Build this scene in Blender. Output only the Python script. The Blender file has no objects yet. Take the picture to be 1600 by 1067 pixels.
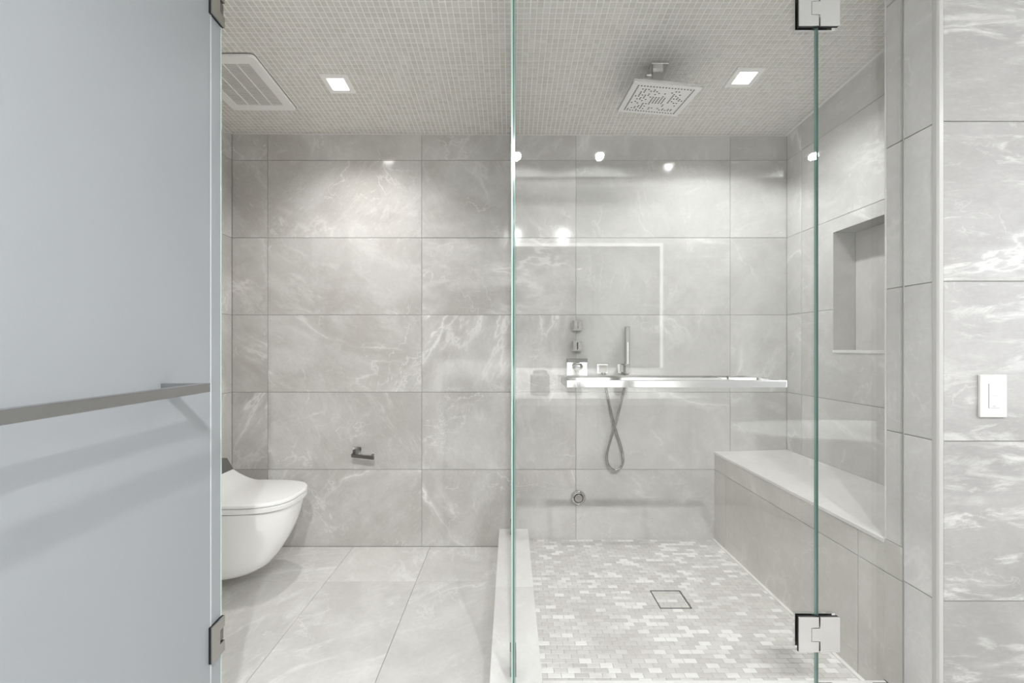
import bpy, bmesh, math, random
from mathutils import Vector, Matrix
random.seed(11)
S = bpy.context.scene
C = S.collection
PI = math.pi
# ------------------------------------------------------------------ camera
cd = bpy.data.cameras.new('camera'); cam = bpy.data.objects.new('camera', cd); C.objects.link(cam)
HC = 1.178
cam.location = (0, 0, HC); cam.rotation_euler = (PI/2, 0, 0)
cd.sensor_width = 36; cd.lens = 36*665/1600; cd.shift_x = 0.00125; cd.shift_y = 0.0059; cd.clip_start = 0.02
S.camera = cam
# ------------------------------------------------------------------ world, exposure
w = bpy.data.worlds.new('world'); S.world = w; w.use_nodes = True
w.node_tree.nodes['Background'].inputs[0].default_value = (0.8, 0.9, 1.0, 1)
w.node_tree.nodes['Background'].inputs[1].default_value = 1.0
vs = S.view_settings
vs.view_transform = 'Standard'; vs.look = 'None'; vs.gamma = 1; vs.use_curve_mapping = False
vs.exposure = 0.42
cy = S.cycles
cy.use_denoising = True; cy.max_bounces = 12; cy.diffuse_bounces = 7; cy.glossy_bounces = 6
cy.transparent_max_bounces = 24; cy.transmission_bounces = 8
cy.caustics_reflective = False; cy.caustics_refractive = False; cy.sample_clamp_indirect = 6

# dimensions of the wet room (metres, camera at the origin looking along +Y)
XL, XR, YB = -1.650, 1.634, 2.519          # left wall, right wall, back wall
YF, YG, YJ, XJ = 1.203, 1.307, 1.372, 1.2070   # front wall face, glass plane, inner face of front wall, jamb
BX, BZ = 1.2050, 0.562                       # bench face and bench seat
SZ = 0.044                                  # shower floor
def ceil_z(x, y): return 2.4365 - 0.004*x + 0.073*(YB - y)
LX, LY0, LY1, LYB = -2.5, -1.2, 1.205, -1.2 # bathroom behind the camera
RXB = 3.4
L_DOWN = [(-0.845, 2.085), (1.115, 2.03)]

def spot(name, loc, power, color, size=130, blend=1.0, radius=0.03):
    l = bpy.data.lights.new(name, 'SPOT'); l.energy = power; l.color = color
    l.spot_size = math.radians(size); l.spot_blend = blend; l.shadow_soft_size = radius
    o = bpy.data.objects.new(name, l); C.objects.link(o); o.location = loc; return o
def area(name, loc, rot, sx, sy, power, color):
    l = bpy.data.lights.new(name, 'AREA'); l.shape = 'RECTANGLE'; l.size = sx; l.size_y = sy
    l.energy = power; l.color = color
    o = bpy.data.objects.new(name, l); C.objects.link(o); o.location = loc; o.rotation_euler = rot; return o
WARM = (1.0, 0.985, 0.985); NEUT = (0.965, 0.98, 1.0)
B_DOWN = [(0.05, -0.82), (0.72, -0.82), (2.45, -0.82)]  # middle lamp is read off a reflection; the outer two are added fill
spot('toilet_downlight_lamp', (L_DOWN[0][0], L_DOWN[0][1], ceil_z(*L_DOWN[0])-0.012), 27, WARM, 138, 1.0, 0.028)
spot('shower_downlight_lamp', (L_DOWN[1][0], L_DOWN[1][1], ceil_z(*L_DOWN[1])-0.012), 31, NEUT, 143, 1.0, 0.028)
for (x, y), e in zip(B_DOWN, (112, 96, 36)): spot('bathroom_downlight_and_fill', (x, y, 2.725), e, NEUT, 168, 0.6, 0.030)
area('mirror_underlight', (-0.05, -1.165, 0.992), (0, 0, 0), 2.7, 0.02, 14, NEUT)
area('cove_light', (-0.1, -1.10, 2.70), (0, 0, 0), 4.6, 0.06, 14, NEUT)
area('window_daylight', (RXB-0.03, 0.0, 1.5), (0, PI/2, 0), 1.5, 1.6, 12, (0.90, 0.95, 1.0))

# ------------------------------------------------------------------ material helpers
def nm(name):
    m = bpy.data.materials.new(name); m.use_nodes = True
    nt = m.node_tree; return m, nt, nt.nodes['Principled BSDF']
def N(nt, t, **kw):
    n = nt.nodes.new(t)
    for k, v in kw.items():
        if k.startswith('i_'):
            key = k[2:]
            n.inputs[int(key) if key.isdigit() else key.replace('_', ' ')].default_value = v
        else: setattr(n, k, v)
    return n
def srgb(r, g, b):
    f = lambda c: (c/255/12.92) if c <= 10 else ((c/255+0.055)/1.055)**2.4
    return (f(r), f(g), f(b), 1)
def plain(name, col, rough=0.5, metal=0.0, bump=0.0, var=0.04, scale=30, coat=0.0, emit=None):
    m, nt, b = nm(name)
    tc = N(nt, 'ShaderNodeTexCoord'); no = N(nt, 'ShaderNodeTexNoise', i_Scale=scale, i_Detail=4.0)
    nt.links.new(tc.outputs['Object'], no.inputs['Vector'])
    mx = N(nt, 'ShaderNodeMix', data_type='RGBA')
    mx.inputs[6].default_value = tuple(c*(1-var) for c in col[:3])+(1,)
    mx.inputs[7].default_value = tuple(min(1, c*(1+var)) for c in col[:3])+(1,)
    nt.links.new(no.outputs['Fac'], mx.inputs[0]); nt.links.new(mx.outputs[2], b.inputs['Base Color'])
    b.inputs['Roughness'].default_value = rough; b.inputs['Metallic'].default_value = metal
    b.inputs['Coat Weight'].default_value = coat
    if bump:
        bp = N(nt, 'ShaderNodeBump', i_Strength=bump, i_Distance=0.002)
        nt.links.new(no.outputs['Fac'], bp.inputs['Height']); nt.links.new(bp.outputs[0], b.inputs['Normal'])
    if emit:
        b.inputs['Emission Color'].default_value = emit[0]; b.inputs['Emission Strength'].default_value = emit[1]
    return m
def math_n(nt, op, a, b=None, c=None, clamp=False):
    n = N(nt, 'ShaderNodeMath', operation=op, use_clamp=clamp)
    for i, v in enumerate((a, b, c)):
        if v is None: continue
        if isinstance(v, (int, float)): n.inputs[i].default_value = v
        else: nt.links.new(v, n.inputs[i])
    return n.outputs[0]
def remap(nt, v, a, b, c, d):
    n = N(nt, 'ShaderNodeMapRange', interpolation_type='SMOOTHSTEP')
    n.inputs[1].default_value = a; n.inputs[2].default_value = b; n.inputs[3].default_value = c; n.inputs[4].default_value = d
    nt.links.new(v, n.inputs[0]); return n.outputs[0]
def mixc(nt, f, a, b):
    n = N(nt, 'ShaderNodeMix', data_type='RGBA')
    for i, v in ((0, f), (6, a), (7, b)):
        if isinstance(v, (tuple, float, int)): n.inputs[i].default_value = v
        else: nt.links.new(v, n.inputs[i])
    return n.outputs[2]
def marble(name, dark, light, vein, rot=True, stretch=(1, 1, 1), rough=0.09, vw=1.0, fine=1.0, freq=1.0, fleck=0.7, tone=0.07, spec=0.5, foam=0.32):
    """polished grey marble: cloudy ground, pale ribbons, hair veins, brushed grain, rare dark flecks; each slab is cut elsewhere from the block"""
    m, nt, b = nm(name); L = nt.links.new
    tc = N(nt, 'ShaderNodeTexCoord'); oi = N(nt, 'ShaderNodeObjectInfo')
    r = oi.outputs['Random']
    cb = N(nt, 'ShaderNodeCombineXYZ')
    L(math_n(nt, 'MULTIPLY', r, 47.0), cb.inputs[0]); L(math_n(nt, 'MULTIPLY', r, 83.0), cb.inputs[1]); L(math_n(nt, 'MULTIPLY', r, 29.0), cb.inputs[2])
    vr = N(nt, 'ShaderNodeVectorRotate', rotation_type='Z_AXIS')
    L(tc.outputs['Object'], vr.inputs['Vector'])
    if rot: L(math_n(nt, 'MULTIPLY', math_n(nt, 'FRACT', math_n(nt, 'MULTIPLY', r, 17.3)), 3.1), vr.inputs['Angle'])
    sc = N(nt, 'ShaderNodeVectorMath', operation='MULTIPLY'); sc.inputs[1].default_value = tuple(s*freq for s in stretch)
    L(vr.outputs[0], sc.inputs[0])
    ad = N(nt, 'ShaderNodeVectorMath', operation='ADD'); L(sc.outputs[0], ad.inputs[0]); L(cb.outputs[0], ad.inputs[1])
    p = ad.outputs[0]
    def noise(scale, detail, rough_, dist=0.0, vec=p):
        n = N(nt, 'ShaderNodeTexNoise', i_Scale=scale, i_Detail=detail, i_Roughness=rough_, i_Distortion=dist); L(vec, n.inputs['Vector']); return n.outputs['Fac']
    base = mixc(nt, remap(nt, noise(2.4, 7, 0.64, 0.4), 0.34, 0.66, 0, 1), dark, light)
    # pale ribbons and hair veins, drawn out along the bedding of the stone
    s1 = N(nt, 'ShaderNodeVectorMath', operation='MULTIPLY'); s1.inputs[1].default_value = (0.42, 1.0, 1.0); L(p, s1.inputs[0])
    v1 = math_n(nt, 'ABSOLUTE', math_n(nt, 'SUBTRACT', noise(2.3, 6, 0.56, 0.35, s1.outputs[0]), 0.5))
    m1 = remap(nt, noise(1.9, 2, 0.5), 0.44, 0.66, 0, 1)
    f1 = math_n(nt, 'MULTIPLY', math_n(nt, 'ADD', remap(nt, v1, 0.0, 0.015, 0.55, 0), remap(nt, v1, 0.0, 0.060, 0.42, 0)), m1)
    s2 = N(nt, 'ShaderNodeVectorMath', operation='MULTIPLY'); s2.inputs[1].default_value = (0.9, 0.5, 1.0); L(p, s2.inputs[0])
    v2 = math_n(nt, 'ABSOLUTE', math_n(nt, 'SUBTRACT', noise(5.2, 5, 0.58, 0.25, s2.outputs[0]), 0.5))
    m2 = remap(nt, noise(3.1, 2, 0.5), 0.44, 0.64, 0, 1)
    f2 = math_n(nt, 'MULTIPLY', remap(nt, v2, 0.0, 0.014, 0.5*fine, 0), m2)
    # brushed grain: noise drawn out along one direction
    st = N(nt, 'ShaderNodeVectorMath', operation='MULTIPLY'); st.inputs[1].default_value = (1.0, 3.6, 1.0); L(p, st.inputs[0])
    g = noise(26, 6, 0.72, 0.6, st.outputs[0])
    f3 = math_n(nt, 'MULTIPLY', remap(nt, g, 0.52, 0.74, 0, 0.40*fine), remap(nt, noise(2.3, 2, 0.5), 0.38, 0.62, 0.25, 1))
    s4 = N(nt, 'ShaderNodeVectorMath', operation='MULTIPLY'); s4.inputs[1].default_value = (1.0, 2.4, 1.0); L(p, s4.inputs[0])
    f4 = math_n(nt, 'MULTIPLY', remap(nt, noise(4.2, 9, 0.68, 0.7, s4.outputs[0]), 0.50, 0.66, 0, foam), remap(nt, noise(1.5, 2, 0.5), 0.40, 0.60, 0.15, 1))
    f = math_n(nt, 'MULTIPLY', math_n(nt, 'MAXIMUM', math_n(nt, 'MAXIMUM', f1, f2), math_n(nt, 'ADD', f3, f4)), vw, clamp=True)
    col = mixc(nt, f, base, vein)
    g2 = noise(60, 4, 0.7)
    col = mixc(nt, remap(nt, g2, 0.3, 0.7, 0.10, 0.0), col, tuple(c*0.6 for c in dark[:3])+(1,))
    if fleck:
        fl = math_n(nt, 'MULTIPLY', remap(nt, noise(5.5, 6, 0.66, 1.6), 0.70, 0.76, 0, fleck), remap(nt, noise(1.1, 1, 0.5), 0.5, 0.62, 0, 1))
        col = mixc(nt, fl, col, tuple(c*0.30 for c in dark[:3])+(1,))
    hv = N(nt, 'ShaderNodeHueSaturation'); L(col, hv.inputs['Color'])
    L(math_n(nt, 'ADD', 1.0-tone/2, math_n(nt, 'MULTIPLY', math_n(nt, 'FRACT', math_n(nt, 'MULTIPLY', r, 7.7)), tone)), hv.inputs['Value'])
    L(hv.outputs[0], b.inputs['Base Color'])
    b.inputs['Roughness'].default_value = rough; b.inputs['Specular IOR Level'].default_value = spec
    return m
M = {}
M['wall'] = marble('grey_marble_wall', srgb(189, 186, 181), srgb(211, 209, 206), srgb(240, 238, 235))
M['shower'] = marble('grey_marble_shower', srgb(196, 195, 191), srgb(212, 211, 208), srgb(234, 233, 231), vw=0.85)
M['front'] = marble('banded_marble', srgb(146, 144, 142), srgb(159, 157, 155), srgb(193, 192, 190), rot=False, stretch=(0.9, 1.5, 1), rough=0.42, vw=1.0, fleck=0.1, fine=0.7, freq=1.2, foam=0.95, spec=0.3)
M['jamb'] = marble('jamb_marble', srgb(206, 205, 203), srgb(218, 217, 215), srgb(234, 233, 231), rough=0.14, vw=0.8)
M['floor'] = marble('floor_marble', srgb(204, 202, 198), srgb(219, 217, 213), srgb(238, 237, 234), rough=0.20, vw=1.0, fleck=0.3, foam=0.55)
M['slab'] = marble('pale_marble_slab', srgb(224, 222, 219), srgb(234, 233, 230), srgb(245, 244, 242), rough=0.25, vw=0.7, fleck=0.0, tone=0.02)
M['bench'] = marble('bench_marble', srgb(198, 196, 189), srgb(210, 208, 202), srgb(228, 226, 221), rough=0.14, vw=0.7)
M['pencil'] = plain('pencil_trim_stone', srgb(176, 175, 172), 0.2, var=0.03, scale=9)
M['niche'] = marble('niche_marble', srgb(200, 198, 194), srgb(213, 211, 207), srgb(220, 219, 216), rough=0.2, vw=0.5)
M['grout'] = plain('grey_grout', srgb(150, 148, 143), 0.85, bump=0.2, scale=200)
M['dark_grout'] = plain('dark_floor_grout', srgb(112, 109, 104), 0.85)
M['pale_grout'] = plain('pale_grout', srgb(252, 251, 248), 0.85, bump=0.2, scale=200)
M['floor_grout'] = plain('light_floor_grout', srgb(178, 175, 170), 0.8, bump=0.2, scale=200)
M['caulk'] = plain('white_caulk', srgb(232, 230, 226), 0.5)
M['paint'] = plain('white_wall_paint', srgb(214, 213, 210), 0.6, scale=8, var=0.01)
M['chrome'] = plain('polished_chrome', (0.80, 0.80, 0.80), 0.06, 1.0, var=0.01)
M['nickel'] = plain('satin_steel', (0.47, 0.46, 0.44), 0.22, 1.0, var=0.02)
M['hinge'] = plain('satin_chrome_hinge', (0.66, 0.655, 0.65), 0.16, 1.0, var=0.01)
M['barsteel'] = plain('door_bar_chrome', (0.56, 0.56, 0.56), 0.10, 1.0, var=0.01)
M['gun'] = plain('dark_steel', (0.26, 0.255, 0.245), 0.28, 1.0, var=0.03)
M['pull'] = plain('brushed_pull_steel', (0.46, 0.46, 0.46), 0.25, 1.0, var=0.02)
M['black'] = plain('black_rubber', (0.006, 0.006, 0.006), 0.6)
M['switchgap'] = plain('switch_shadow_gap', srgb(150, 149, 146), 0.5)
M['switch'] = plain('switch_plastic', srgb(212, 211, 208), 0.35, var=0.01)
M['ceramic'] = plain('white_ceramic', srgb(246, 245, 243), 0.08, var=0.005, coat=0.3)
M['plastic'] = plain('white_plastic', srgb(242, 241, 239), 0.3, var=0.01)
M['greyplastic'] = plain('grey_control_strip', srgb(98, 96, 92), 0.35, var=0.03)
M['vent'] = plain('vent_enamel', srgb(250, 249, 246), 0.4, var=0.01)
M['ventdark'] = plain('vent_cavity', srgb(110, 108, 104), 0.8)
M['ventslat'] = plain('vent_slat_enamel', srgb(228, 226, 222), 0.5)
M['lens'] = plain('glowing_lamp_lens', (1, 1, 1, 1), 0.4, emit=((1.0, 0.97, 0.93, 1), 9.0))
M['lens_dim'] = plain('soft_lamp_lens', (1, 1, 1, 1), 0.4, emit=((1.0, 0.98, 0.95, 1), 1.6))
M['pane'] = plain('daylit_window_pane', (1, 1, 1, 1), 0.4, emit=((0.86, 0.93, 1.0, 1), 2.0))
M['wood'] = plain('pale_cabinet_lacquer', srgb(170, 166, 160), 0.35, var=0.02)
M['quartz'] = plain('white_quartz_top', srgb(240, 240, 238), 0.15, var=0.01)
M['jar'] = plain('grey_stoneware', srgb(120, 118, 114), 0.4)
M['mirror'] = plain('silvered_mirror', (0.88, 0.89, 0.88), 0.01, 1.0, var=0.005)

def mosaic(name, stops, rough, cluster=0.0, spec=0.5):
    """small tiles of mixed shades, one shade a tile"""
    m, nt, b = nm(name); L = nt.links.new
    oi = N(nt, 'ShaderNodeObjectInfo'); ge = N(nt, 'ShaderNodeNewGeometry')
    r = math_n(nt, 'FRACT', math_n(nt, 'ADD', oi.outputs['Random'], math_n(nt, 'MULTIPLY', ge.outputs['Random Per Island'], 1.0)))
    no = N(nt, 'ShaderNodeTexNoise', i_Scale=4.5, i_Detail=2.0); L(ge.outputs['Position'], no.inputs['Vector'])
    t = math_n(nt, 'ADD', r, math_n(nt, 'MULTIPLY', math_n(nt, 'SUBTRACT', no.outputs['Fac'], 0.5), cluster), clamp=True)
    cr = N(nt, 'ShaderNodeValToRGB'); el = cr.color_ramp.elements
    while len(el) < len(stops): el.new(0.5)
    for e, (pos, c) in zip(el, stops): e.position = pos; e.color = c
    L(t, cr.inputs[0])
    n2 = N(nt, 'ShaderNodeTexNoise', i_Scale=70.0, i_Detail=4.0); L(ge.outputs['Position'], n2.inputs['Vector'])
    L(mixc(nt, remap(nt, n2.outputs['Fac'], 0.35, 0.7, 0.0, 0.16), cr.outputs[0], srgb(232, 230, 226)), b.inputs['Base Color'])
    b.inputs['Roughness'].default_value = rough; b.inputs['Specular IOR Level'].default_value = spec
    return m
M['ceilmosaic'] = mosaic('ceiling_mosaic', [(0.0, srgb(216, 213, 205)), (0.5, srgb(222, 219, 212)), (1.0, srgb(228, 226, 220))], 0.35, spec=0.3)
M['brick'] = mosaic('shower_floor_mosaic', [(0.0, srgb(196, 193, 188)), (0.45, srgb(206, 204, 199)), (0.76, srgb(214, 212, 208)), (0.84, srgb(232, 231, 227)), (1.0, srgb(240, 239, 236))], 0.3, cluster=1.0)

def clear_glass(name, tint=(0.990, 0.991, 0.989, 1), refl=1.0):
    """thin sheet glass: transparent with Fresnel mirror"""
    m = bpy.data.materials.new(name); m.use_nodes = True; nt = m.node_tree; nt.nodes.clear(); L = nt.links.new
    out = N(nt, 'ShaderNodeOutputMaterial'); tr = N(nt, 'ShaderNodeBsdfTransparent'); gl = N(nt, 'ShaderNodeBsdfGlossy')
    gl.inputs['Roughness'].default_value = 0.0; gl.inputs['Color'].default_value = (1, 1, 1, 1)
    no = N(nt, 'ShaderNodeTexNoise', i_Scale=0.7); mc = mixc(nt, no.outputs['Fac'], tuple(c*0.998 for c in tint[:3])+(1,), tint); L(mc, tr.inputs[0])
    fr = N(nt, 'ShaderNodeFresnel'); ge = N(nt, 'ShaderNodeNewGeometry')
    L(math_n(nt, 'ADD', math_n(nt, 'MULTIPLY', ge.outputs['Backfacing'], 1/1.5-1.5), 1.5), fr.inputs['IOR'])
    mx = N(nt, 'ShaderNodeMixShader'); L(math_n(nt, 'MULTIPLY', fr.outputs[0], refl), mx.inputs[0]); L(tr.outputs[0], mx.inputs[1]); L(gl.outputs[0], mx.inputs[2])
    L(mx.outputs[0], out.inputs[0]); return m
M['glass'] = clear_glass('clear_sheet_glass')
M['edge'] = plain('polished_green_glass_edge', srgb(120, 160, 152), 0.12, var=0.15, scale=6, coat=0.5)
M['edge_dark'] = plain('green_glass_edge', srgb(96, 136, 129), 0.12, var=0.25, scale=5, coat=0.5)
M['edge_pale'] = plain('pale_green_glass_bevel', srgb(196, 214, 206), 0.2, var=0.04, scale=5)
M['sealline'] = plain('grey_silicone_line', srgb(150, 150, 147), 0.4)
M['seal'] = clear_glass('clear_vinyl_seal', (0.80, 0.83, 0.81, 1), 1.4)
def frosted(name):
    m, nt, b = nm(name); L = nt.links.new
    out = nt.nodes['Material Output']
    tc = N(nt, 'ShaderNodeTexCoord'); no = N(nt, 'ShaderNodeTexNoise', i_Scale=300.0, i_Detail=2.0); L(tc.outputs['Object'], no.inputs['Vector'])
    L(mixc(nt, no.outputs['Fac'], srgb(186, 189, 192), srgb(192, 195, 198)), b.inputs['Base Color'])
    b.inputs['Roughness'].default_value = 0.45; b.inputs['Specular IOR Level'].default_value = 0.3
    t = N(nt, 'ShaderNodeBsdfTranslucent'); t.inputs[0].default_value = srgb(214, 217, 220)
    mx = N(nt, 'ShaderNodeMixShader'); mx.inputs[0].default_value = 0.35
    L(b.outputs[0], mx.inputs[1]); L(t.outputs[0], mx.inputs[2]); L(mx.outputs[0], out.inputs[0]); return m
M['frost'] = frosted('acid_etched_glass')
M['frostband'] = plain('pale_edge_film', srgb(222, 225, 228), 0.35, var=0.01)

# ------------------------------------------------------------------ object helpers
def tag(o, label=None, cat=None, group=None, kind=None):
    if label: o['label'] = label
    if cat: o['category'] = cat
    if group: o['group'] = group
    if kind: o['kind'] = kind
    return o
def empty(name, loc, label, cat, group=None, rot=(0, 0, 0)):
    o = bpy.data.objects.new(name, None); C.objects.link(o); o.location = loc; o.rotation_euler = rot
    o.empty_display_size = 0.05
    return tag(o, label, cat, group, 'thing')
def link(name, me, mat, parent=None):
    o = bpy.data.objects.new(name, me); C.objects.link(o)
    if mat is not None and not me.materials:
        for mm in (mat if isinstance(mat, (list, tuple)) else [mat]): me.materials.append(mm)
    if parent: o.parent = parent
    return o
def from_bm(name, bm, mat, parent=None, smooth=False):
    bmesh.ops.recalc_face_normals(bm, faces=bm.faces)
    me = bpy.data.meshes.new(name); bm.to_mesh(me); bm.free()
    if smooth:
        for p in me.polygons: p.use_smooth = True
    return link(name, me, mat, parent)
def add_box(bm, lo, hi, bev=0.0):
    vs_ = [bm.verts.new((x, y, z)) for z in (lo[2], hi[2]) for y in (lo[1], hi[1]) for x in (lo[0], hi[0])]
    fs = [(0, 2, 3, 1), (4, 5, 7, 6), (0, 1, 5, 4), (2, 6, 7, 3), (0, 4, 6, 2), (1, 3, 7, 5)]
    faces = [bm.faces.new([vs_[i] for i in f]) for f in fs]
    if bev:
        es = list({e for f in faces for e in f.edges})
        bmesh.ops.bevel(bm, geom=es, offset=bev, segments=2, affect='EDGES', profile=0.5)
def box(name, lo, hi, mat, parent=None, bev=0.0):
    bm = bmesh.new(); add_box(bm, lo, hi, bev); return from_bm(name, bm, mat, parent)
def prism(name, pts, axis, a, b, mat, parent=None, bev=0.0):
    """polygon of 2-D points swept along an axis from a to b"""
    bm = bmesh.new()
    def P(p, t): return {'x': (t, p[0], p[1]), 'y': (p[0], t, p[1]), 'z': (p[0], p[1], t)}[axis]
    A = [bm.verts.new(P(p, a)) for p in pts]; B = [bm.verts.new(P(p, b)) for p in pts]
    bm.faces.new(A); bm.faces.new(B[::-1]); n = len(pts)
    for i in range(n): bm.faces.new((A[i], A[(i+1) % n], B[(i+1) % n], B[i]))
    if bev: bmesh.ops.bevel(bm, geom=list(bm.edges), offset=bev, segments=2, affect='EDGES', profile=0.5)
    return from_bm(name, bm, mat, parent)
def lathe(name, prof, mat, parent=None, axis='y', origin=(0, 0, 0), n=40, smooth=True):
    """profile of (radius, height) turned about an axis"""
    bm = bmesh.new(); rings = []
    for r, h in prof:
        ring = []
        for k in range(n):
            a = 2*PI*k/n; u, v = r*math.cos(a), r*math.sin(a)
            c = {'y': (u, -h, v), 'z': (u, v, h), 'x': (h, u, v)}[axis]
            ring.append(bm.verts.new(tuple(c[i]+origin[i] for i in range(3))))
        rings.append(ring)
    for A, B in zip(rings, rings[1:]):
        for k in range(n): bm.faces.new((A[k], A[(k+1) % n], B[(k+1) % n], B[k]))
    bm.faces.new(rings[0]); bm.faces.new(rings[-1])
    o = from_bm(name, bm, mat, parent)
    if smooth:
        for p in o.data.polygons: p.use_smooth = len(p.vertices) == 4
        o.data.set_sharp_from_angle(angle=math.radians(35))
    return o
def tube(name, pts, r, mat, parent=None, seg=10):
    bm = bmesh.new(); rings = []
    for i, p in enumerate(pts):
        p = Vector(p); d = (Vector(pts[min(i+1, len(pts)-1)]) - Vector(pts[max(i-1, 0)])).normalized()
        a = d.cross(Vector((0, 1, 0.01))).normalized(); b = d.cross(a).normalized()
        rings.append([bm.verts.new(p + r*(math.cos(2*PI*k/seg)*a + math.sin(2*PI*k/seg)*b)) for k in range(seg)])
    for A, B in zip(rings, rings[1:]):
        for k in range(seg): bm.faces.new((A[k], A[(k+1) % seg], B[(k+1) % seg], B[k]))
    bm.faces.new(rings[0]); bm.faces.new(rings[-1])
    return from_bm(name, bm, mat, parent, smooth=True)
def struct(name, bm, mat):
    o = from_bm(name, bm, mat); o['kind'] = 'structure'; return o
_tm = {}
def poly_mesh(pts, thick, cham):
    """a slab piece with eased front edges; local XY is its face, +Z its front"""
    key = (tuple((round(x, 4), round(y, 4)) for x, y in pts), thick, cham)
    if key in _tm: return _tm[key]
    n = len(pts); ctr = (0, 0)
    ins = []
    for i in range(n):
        p0, p1, p2 = Vector(pts[i-1]), Vector(pts[i]), Vector(pts[(i+1) % n])
        d1, d2 = (p1-p0).normalized(), (p2-p1).normalized()
        n1, n2 = Vector((-d1.y, d1.x)), Vector((-d2.y, d2.x))
        b = (n1+n2); b = b/max(0.3, b.dot(n1)); ins.append(p1 + b*cham)
    v = [(p[0], p[1], -thick) for p in pts] + [(p[0], p[1], -cham) for p in pts] + [(p.x, p.y, 0) for p in ins]
    f = [tuple(range(2*n, 3*n))]
    for i in range(n):
        j = (i+1) % n
        f += [(i, j, n+j, n+i), (n+i, n+j, 2*n+j, 2*n+i)]
    me = bpy.data.meshes.new('slab_piece'); me.from_pydata(v, [], f); me.update(); _tm[key] = me; return me
_tmat = {}
def piece(parent, mat, O, U, V, pts, name='tile', thick=0.008, cham=0.0008, proud=0.0004):
    """a tile given by its outline in (u, v) on the plane O + uU + vV, facing U x V"""
    U, V = Vector(U), Vector(V); W = U.cross(V)
    cu = (min(p[0] for p in pts)+max(p[0] for p in pts))/2; cv = (min(p[1] for p in pts)+max(p[1] for p in pts))/2
    me = poly_mesh([(p[0]-cu, p[1]-cv) for p in pts], thick, cham)
    key = (me.name, mat.name)
    if key not in _tmat:
        m2 = me if not me.materials else me.copy()
        m2.materials.clear(); m2.materials.append(mat); _tmat[key] = m2
    o = bpy.data.objects.new(name, _tmat[key]); C.objects.link(o)
    c = Vector(O)+U*cu+V*cv+W*random.uniform(-proud, proud)
    mt = Matrix((U, V, W)).transposed().to_4x4(); mt.translation = c
    o.parent = parent; o.matrix_local = mt
    return o
G = 0.0012
def grid(parent, mat, O, U, V, us, vs_, name='tile', g=G, skip=None, **kw):
    for a, b in zip(us, us[1:]):
        for c, d in zip(vs_, vs_[1:]):
            if skip and skip(a, b, c, d): continue
            m_ = mat(a, b, c, d) if callable(mat) else mat
            piece(parent, m_, O, U, V, [(a+g, c+g), (b-g, c+g), (b-g, d-g), (a+g, d-g)], name, **kw)
ZT = [0.0, 0.4565, 0.9135, 1.3710, 1.8275, 2.2860]
X_, Y_, Z_ = (1, 0, 0), (0, 1, 0), (0, 0, 1)
NY, NX = (0, -1, 0), (-1, 0, 0)
R = 0.003   # how far joints lie behind tile faces

# ------------------------------------------------------------------ back wall, left wall
bm = bmesh.new(); add_box(bm, (XL-0.15, YB+R, -0.05), (XR+0.15, YB+0.15, 2.75)); wb = struct('wall_back', bm, M['grout'])
XT = [XL, -1.4390, -0.5265, 0.3860, 1.2990, XR]
def back_mat(a, b, c, d): return M['wall'] if a < 0.2 and b < 0.5 else M['shower']
grid(wb, back_mat, (0, YB, 0), X_, Z_, XT, ZT+[2.445])
bm = bmesh.new(); add_box(bm, (XL-0.15, YF-0.0, -0.05), (XL-R, YB+0.1, 2.75)); wl = struct('wall_left', bm, M['grout'])
grid(wl, M['wall'], (XL, 0, 0), Y_, Z_, [YJ, 1.66, YB], ZT[:-1]+[2.286])
for a, b in ((YJ, 1.66), (1.66, YB)):
    piece(wl, M['wall'], (XL, 0, 0), Y_, Z_, [(a+G, 2.286+G), (b-G, 2.286+G), (b-G, ceil_z(XL, b)), (a+G, ceil_z(XL, a))])

# ------------------------------------------------------------------ right wall with niche
NY0, NY1, NZ0, NZ1, ND = 1.557, 2.157, 1.163, 1.760, 0.112
bm = bmesh.new()
xa, xb = XR+R, XR+0.16
add_box(bm, (xa, YJ, -0.05), (xb, NY0, 2.75)); add_box(bm, (xa, NY1, -0.05), (xb, YB+0.1, 2.75))
add_box(bm, (xa, NY0, -0.05), (xb, NY1, NZ0)); add_box(bm, (xa, NY0, NZ1), (xb, NY1, 2.75))
add_box(bm, (XR+ND+R, NY0, NZ0), (xb, NY1, NZ1))
wr = struct('wall_right', bm, M['grout'])
YT = [YJ, 1.479, 2.393, YB]
def rp(pts, mat=None): piece(wr, mat or M['shower'], (XR, 0, 0), NY, Z_, [(-y, z) for y, z in pts])
for y1, y0 in zip(YT[1:], YT):
    for z0, z1 in zip(ZT[1:], ZT[2:]+[2.43]):
        mid = (y0 < 1.8 < y1)
        if mid and abs(z0-ZT[2]) < .01:
            rp([(y1-G, z0+G), (y0+G, z0+G), (y0+G, z1-G), (NY0, z1-G), (NY0, NZ0), (NY1, NZ0), (NY1, z1-G), (y1-G, z1-G)])
        elif mid and abs(z0-ZT[3]) < .01:
            rp([(y1-G, z0+G), (NY1, z0+G), (NY1, NZ1), (NY0, NZ1), (NY0, z0+G), (y0+G, z0+G), (y0+G, z1-G), (y1-G, z1-G)])
        elif z1 > 2.4:
            rp([(y1-G, z0+G), (y0+G, z0+G), (y0+G, ceil_z(XR, y0)), (y1-G, ceil_z(XR, y1))])
        else:
            rp([(y1-G, z0+G), (y0+G, z0+G), (y0+G, z1-G), (y1-G, z1-G)])
piece(wr, M['niche'], (XR+ND, 0, 0), NY, Z_, [(-NY1+.001, NZ0), (-NY0-.001, NZ0), (-NY0-.001, NZ1), (-NY1+.001, NZ1)], 'niche_back')
piece(wr, M['niche'], (0, NY1, 0), X_, Z_, [(XR+.0005, NZ0), (XR+ND, NZ0), (XR+ND, NZ1), (XR+.0005, NZ1)], 'niche_side', thick=0.003)
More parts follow.
